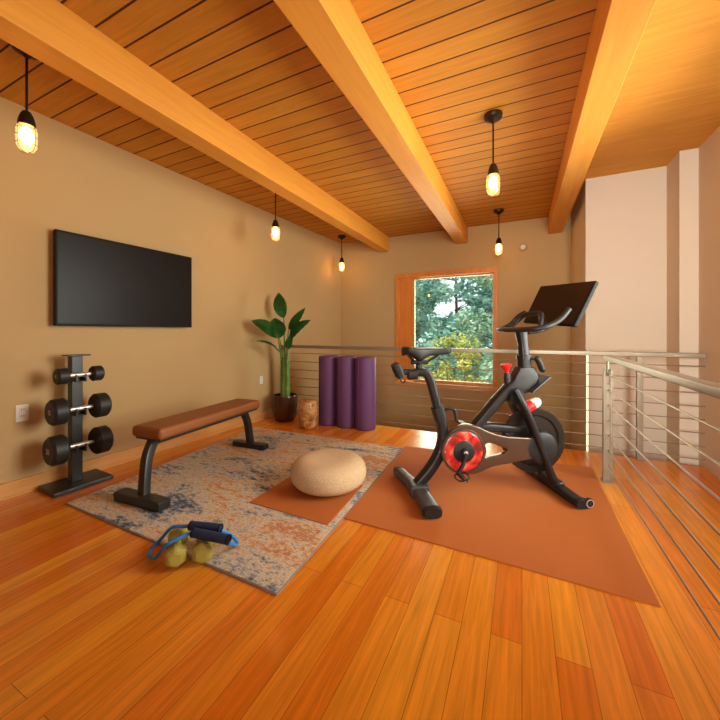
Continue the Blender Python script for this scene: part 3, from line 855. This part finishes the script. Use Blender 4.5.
# flywheel
FC = (.865, .345)
mt = Matrix.Translation(P(FC[0], 0, FC[1])) @ Matrix.Rotation(PI / 2, 4, 'X')
fw = part('flywheel', lathe(new_bm(), [(.03, -.012), (.17, -.012), (.18, -.022), (.222, -.024), (.229, -.018), (.229, .018), (.222, .024), (.18, .022), (.17, .012), (.03, .012)], 72, mt), 'fly', angle=30)
part('hub', lathe(new_bm(), [(.018, -.06), (.034, -.05), (.05, -.014), (.05, .014), (.034, .05), (.018, .06)], 32, mt), 'bikesoft', fw)
# brake light / pad cover
r_ = part('brake_cover', tube(new_bm(), [P(.77, .02, .555), P(.815, .02, .585), P(.85, .02, .602)], [(.040, .034), (.040, .036), (.036, .034)], 18, 5, up=Yx), 'red')
part('brake_tip', tube(new_bm(), [P(.842, .02, .599), P(.875, .02, .615), P(.895, .02, .623), P(.905, .02, .626)], [(.037, .034), (.035, .032), (.026, .024), (.010, .010)], 18, 5, up=Yx), 'cream', r_)
part('inner_guard', tube(new_bm(), [P(.70, 0, .49), P(.78, 0, .53), P(.87, 0, .535), P(.96, 0, .50), P(1.0, 0, .46)], [(.03, .014), (.03, .016), (.03, .012)], 12, 6, up=Yx, power=3), 'bikesoft')
# belt guard (with its window) on the visible side
CR = (.318, .307)
out = [(.335, .487), (.423, .468), (.487, .438), (.56, .412), (.638, .395), (.764, .384), (.84, .372), (.905, .33), (.915, .26), (.86, .232), (.797, .230), (.72, .222), (.645, .208), (.58, .200), (.509, .186),
       (.42, .152), (.335, .145), (.25, .165), (.195, .22), (.172, .30), (.19, .385), (.25, .455)]
hole = [(.477, .345), (.516, .352), (.575, .330), (.628, .306), (.607, .280), (.585, .271), (.525, .260), (.475, .252), (.485, .30)]
sp = lambda L_: [(p.x, p.y) for p in spline([(x, z, 0) for x, z in L_], 4, True)]
bg = part('belt_guard', prism(new_bm(), [sp(out), sp(hole)], .042, .010, to_side(-.036)), 'guard')
ms = Matrix.Translation(P(CR[0], 0, CR[1])) @ Matrix.Rotation(PI / 2, 4, 'X')
part('guard_end_cap', lathe(new_bm(), [(.11, .036), (.115, .05), (.112, .072), (.10, .083), (.05, .088), (.01, .088)], 44, Matrix.Translation(P(.885, 0, .31)) @ Matrix.Rotation(PI / 2, 4, 'X')), 'bikesoft', bg)
rg = part('crank_ring', lathe(new_bm(), [(.066, .078), (.068, .088), (.11, .090), (.132, .086), (.139, .080), (.139, .074)], 56, ms), 'ring', bg)
part('ring_bezel', lathe(new_bm(), [(.135, .076), (.137, .088), (.149, .086), (.153, .074)], 56, ms, False), 'guard', rg)
ck = part('crank', lathe(new_bm(), [(.072, .08), (.074, .09), (.066, .096), (.03, .10), (.022, .118), (.01, .12)], 40, ms), 'bikesoft')
part('crank_arm', tube(new_bm(), [P(CR[0], .115, CR[1]), P(.295, .125, .235), P(.262, .13, .185)], [(.012, .022), (.010, .016), (.010, .015)], 14, 4, up=Yx, power=3), 'rubber', ck)
part('crank_bolt', lathe(new_bm(), [(.014, .118), (.014, .124), (.008, .126)], 16, ms), 'chrome', ck)
pd = part('pedal', box(new_bm(), (-.022, -.05, -.009), (.022, .05, .009), .004, 2, Matrix.Translation(P(.262, .19, .182)) @ Matrix.Rotation(.5, 4, 'Y')), 'rubber')
bm = new_bm(); 
tube(bm, [P(.262, .13, .184), P(.262, .245, .182)], .007, 10, 1)
part('pedal_spindle', bm, 'chrome', pd)
bm = new_bm()
for sg in (-1, 1): box(bm, (-.034, -.046, -.004), (-.026, .046, .004) ) if False else None
tube(bm, [P(.228, .15, .176), P(.232, .235, .176), P(.29, .235, .192), P(.296, .15, .192)], .005, 8, 4, closed=True)
part('pedal_cage', bm, 'rubber', pd)
# far side crank
ck2 = part('crank', tube(new_bm(), [P(CR[0], -.06, CR[1]), P(CR[0], -.10, CR[1])], .03, 20, 1), 'bikesoft')
part('crank_arm', tube(new_bm(), [P(CR[0], -.10, CR[1]), P(.37, -.105, .375), P(.405, -.11, .425)], [(.010, .018), (.010, .015)], 12, 4, up=Yx, power=3), 'rubber', ck2)
pd2 = part('pedal', box(new_bm(), (-.022, -.05, -.009), (.022, .05, .009), .004, 2, Matrix.Translation(P(.407, -.17, .43))), 'rubber')
part('pedal_spindle', tube(new_bm(), [P(.407, -.11, .43), P(.407, -.225, .43)], .007, 10, 1), 'chrome', pd2)
part('bottom_shell', tube(new_bm(), [P(CR[0], -.062, CR[1]), P(CR[0], .04, CR[1])], .05, 28, 1), 'bike')
part('belt_case', prism(new_bm(), [sp([(.335, .46), (.42, .45), (.49, .42), (.64, .385), (.80, .37), (.84, .30), (.80, .24), (.64, .36), (.49, .40), (.43, .33), (.42, .25), (.335, .165), (.22, .22), (.21, .40)])], .03, .006, to_side(-.008)), 'bikesoft') if False else None
# handlebars
hb = part('handlebar', tube(new_bm(), [P(.955, -.245, 1.268), P(.90, -.25, 1.235), P(.84, -.25, 1.175), P(.775, -.245, 1.142), P(.725, -.21, 1.135), P(.70, -.12, 1.133), P(.695, 0, 1.132), P(.70, .12, 1.133), P(.725, .21, 1.135),
        P(.775, .245, 1.142), P(.84, .25, 1.165), P(.90, .25, 1.205), P(.955, .245, 1.262)],
        [(.017, .017), (.018, .018), (.018, .018), (.02, .018), (.028, .014), (.03, .014), (.03, .014), (.03, .014), (.028, .014), (.02, .018), (.018, .018), (.018, .018), (.017, .017)], 16, 8, up=(0, 0, 1)), 'rubber')
part('center_mount', box(new_bm(), (.675, -.07, 1.112), (.86, .07, 1.145), .012, 3), 'bike', hb)
part('grip_loop', tube(new_bm(), [P(.76, -.13, 1.142), P(.82, -.14, 1.19), P(.86, -.10, 1.238), P(.872, 0, 1.246), P(.872, .075, 1.24), P(.862, .10, 1.20), P(.85, .10, 1.145)], [.016, .017, .017, .017, .016], 14, 6), 'rubber', hb)
part('side_strut', tube(new_bm(), [P(.85, -.10, 1.13), P(.87, 0, 1.13), P(.85, .10, 1.13)], .014, 12, 5), 'rubber', hb)
# screen on its arm
sc_c = Vector((1.035, 0, 1.315))
tilt = math.atan2(.136, .29)
mt = Matrix.Translation(sc_c) @ Matrix.Rotation(math.radians(4.0), 4, 'X') @ Matrix.Rotation(tilt, 4, 'Y')
scn = part('touch_screen', box(new_bm(), (-.004, -.285, -.160), (.026, .285, .160), .008, 3, mt), 'bezel')
part('display_glass', box(new_bm(), (-.0065, -.273, -.148), (-.003, .273, .148), .001, 1, mt), 'bikescreen', scn)
part('screen_arm', tube(new_bm(), [P(.83, 0, 1.12), P(.93, 0, 1.135), P(1.0, 0, 1.19), P(1.055, 0, 1.29)], [(.022, .016), (.024, .016), (.026, .016), (.03, .014)], 14, 5, up=Yx, power=3), 'bike')

# ------------------------------------------------------------------ outdoors
gr = bm_box((-40, 5.6, -3.4), (40, 60, -3.3))
struct('ground_outside', gr, M['grass'])
def tree(name, label, cat, x, y, z0, h, rad, n, lsz, mat, seed, shape='round', group=None):
    rn = random.Random(seed)
    t = thing(name, label, cat, (x, y, z0), 0, group)
    bm = new_bm()
    if cat == 'tree':
        tube(bm, [(0, 0, 0), (.1, .05, h * .4), (0, 0, h * .92)], [.16, .11, .03], 8, 4)
        for k in range(14):
            th = rn.uniform(0, 2 * PI); zz = rn.uniform(.2, .85) * h; rr = rad * .7 * (1 - .5 * zz / h)
            tube(bm, [(0, 0, zz), (rr * .5 * math.cos(th), rr * .5 * math.sin(th), zz + .2), (rr * math.cos(th), rr * math.sin(th), zz + .35)], [.05, .03, .012], 6, 3)
    else:
        for k in range(7):
            th = k * 2 * PI / 7
            tube(bm, [(0, 0, 0), (.25 * rad * math.cos(th), .25 * rad * math.sin(th), h * .4), (.6 * rad * math.cos(th), .6 * rad * math.sin(th), h * .8)], [.03, .02, .01], 6, 3)
    obj('trunk', bm, M['bark'], t)
    cl = []
    for k in range(46):
        th = rn.uniform(0, 2 * PI); zf = rn.uniform(.05, 1) if cat != 'tree' else rn.uniform(.12, 1)
        rmax = rad * (1 - .75 * zf if shape == 'cone' else math.sqrt(max(.05, 1 - (zf * 1.7 - .85) ** 2)))
        rr = rmax * math.sqrt(rn.uniform(.15, 1))
        cl.append((rr * math.cos(th), rr * math.sin(th), zf * h, rn.uniform(.18, .42) * rad * .8))
    vs, fs = [], []
    for k in range(n):
        cx_, cy_, cz_, cr = cl[rn.randrange(len(cl))]
        d = Vector((rn.gauss(0, 1), rn.gauss(0, 1), rn.gauss(0, .8))).normalized() * cr * rn.uniform(.6, 1.05)
        p = Vector((cx_, cy_, cz_)) + d
        a_ = Vector((rn.gauss(0, 1), rn.gauss(0, 1), rn.gauss(0, .6))).normalized() * lsz * rn.uniform(.6, 1.3)
        b2 = a_.cross(Vector((rn.gauss(0, 1), rn.gauss(0, 1), rn.gauss(0, 1)))).normalized() * lsz * .42
        i = len(vs)
        vs += [p - a_, p + b2, p + a_, p - b2]; fs.append((i, i + 1, i + 2, i + 3))
    me = bpy.data.meshes.new('foliage'); me.from_pydata([v.to_tuple() for v in vs], [], fs)
    me.materials.append(mat)
    o = bpy.data.objects.new('foliage', me); C.objects.link(o); o.parent = t
    return t
tealA = leaf_mat('hazed blue green foliage', (.16, .34, .30), (.28, .48, .40), (.52, .66, .55), .7, 1.4)  # teal cast of haze mixed into the tree leaf colours
tealB = leaf_mat('pale green foliage', (.22, .40, .28), (.40, .56, .40), (.66, .74, .56), .7, 1.4)
yel = leaf_mat('yellow green foliage', (.24, .34, .10), (.50, .48, .10), (.72, .58, .13), .7, 1.6)
tree('leafy_tree', 'blue green tree seen through the left half of the window', 'tree', -4.6, 13.6, -3.3, 8.2, 1.9, 9000, .13, tealA, 1)
tree('leafy_tree', 'pale silvery green tree seen through the right half of the window', 'tree', -.7, 16.4, -3.3, 8.6, 2.0, 10000, .13, tealB, 2)
tree('leafy_tree', 'distant hazy green tree filling the gap behind the nearer two trees', 'tree', -4.0, 23.0, -3.3, 11.5, 4.6, 14000, .26, tealA, 3)
tree('garden_shrub', 'yellow green shrub outside, low behind the bike seat', 'shrub', -1.95, 11.2, -3.3, 4.2, 1.1, 5000, .075, yel, 4)
tree('garden_shrub', 'green shrub outside at the lower right corner of the window', 'shrub', .0, 9.4, -3.3, 4.2, 1.0, 4500, .075, tealB, 5)
tree('garden_shrub', 'golden green shrub outside at the lower left of the window glass', 'shrub', -2.7, 8.6, -3.3, 3.9, .9, 4500, .075, yel, 6)

# ------------------------------------------------------------------ light
def area(name, loc, rot, sx, sy, power, col):
    l = bpy.data.lights.new(name, 'AREA'); l.shape = 'RECTANGLE'; l.size = sx; l.size_y = sy; l.energy = power; l.color = col
    o = bpy.data.objects.new(name, l); C.objects.link(o); o.location = loc; o.rotation_euler = rot
    return o
dl = area('fill_near_window', (.70, -3.2, 1.5), (PI / 2, 0, math.radians(-7)), 1.0, 1.7, 36, (1, .96, .89))  # added fill through the unseen near window, aimed at the right-hand walls
dl.data.spread = math.radians(70)
area('fill_side_window', (1.62, 2.35, 1.5), (PI / 2, 0, PI / 2), 1.3, 1.75, 95, (1, .96, .87))  # added fill through the unseen side window
area('daylight_back_window', (-1.0, 5.6, 1.2), (-PI / 2, 0, 0), 1.1, 1.6, 34, (1, .90, .70))
sun = bpy.data.lights.new('sun', 'SUN'); sun.energy = 2.4; sun.angle = .02; sun.color = (1, .93, .78)
so = bpy.data.objects.new('sun', sun); C.objects.link(so); so.rotation_euler = (math.radians(35), 0, math.radians(-60)); so.location = (-5, 0, 9)
W = bpy.data.worlds.new('sky'); S.world = W; W.use_nodes = True
W.node_tree.nodes['Background'].inputs[0].default_value = (.72, .90, .92, 1)
W.node_tree.nodes['Background'].inputs[1].default_value = 1.1

# ------------------------------------------------------------------ camera
cam = bpy.data.cameras.new('camera'); co = bpy.data.objects.new('camera', cam); C.objects.link(co)
co.location = (0, 0, 1.12); co.rotation_euler = (PI / 2, 0, math.atan(162 / 340))
cam.sensor_width = 36; cam.lens = 17.0; cam.shift_y = -28 / 720; cam.clip_start = .02
S.camera = co
S.view_settings.view_transform = 'Standard'; S.view_settings.look = 'None'
S.view_settings.gamma = 1; S.view_settings.use_curve_mapping = False
S.view_settings.exposure = .72
S.cycles.max_bounces = 8; S.cycles.transparent_max_bounces = 12
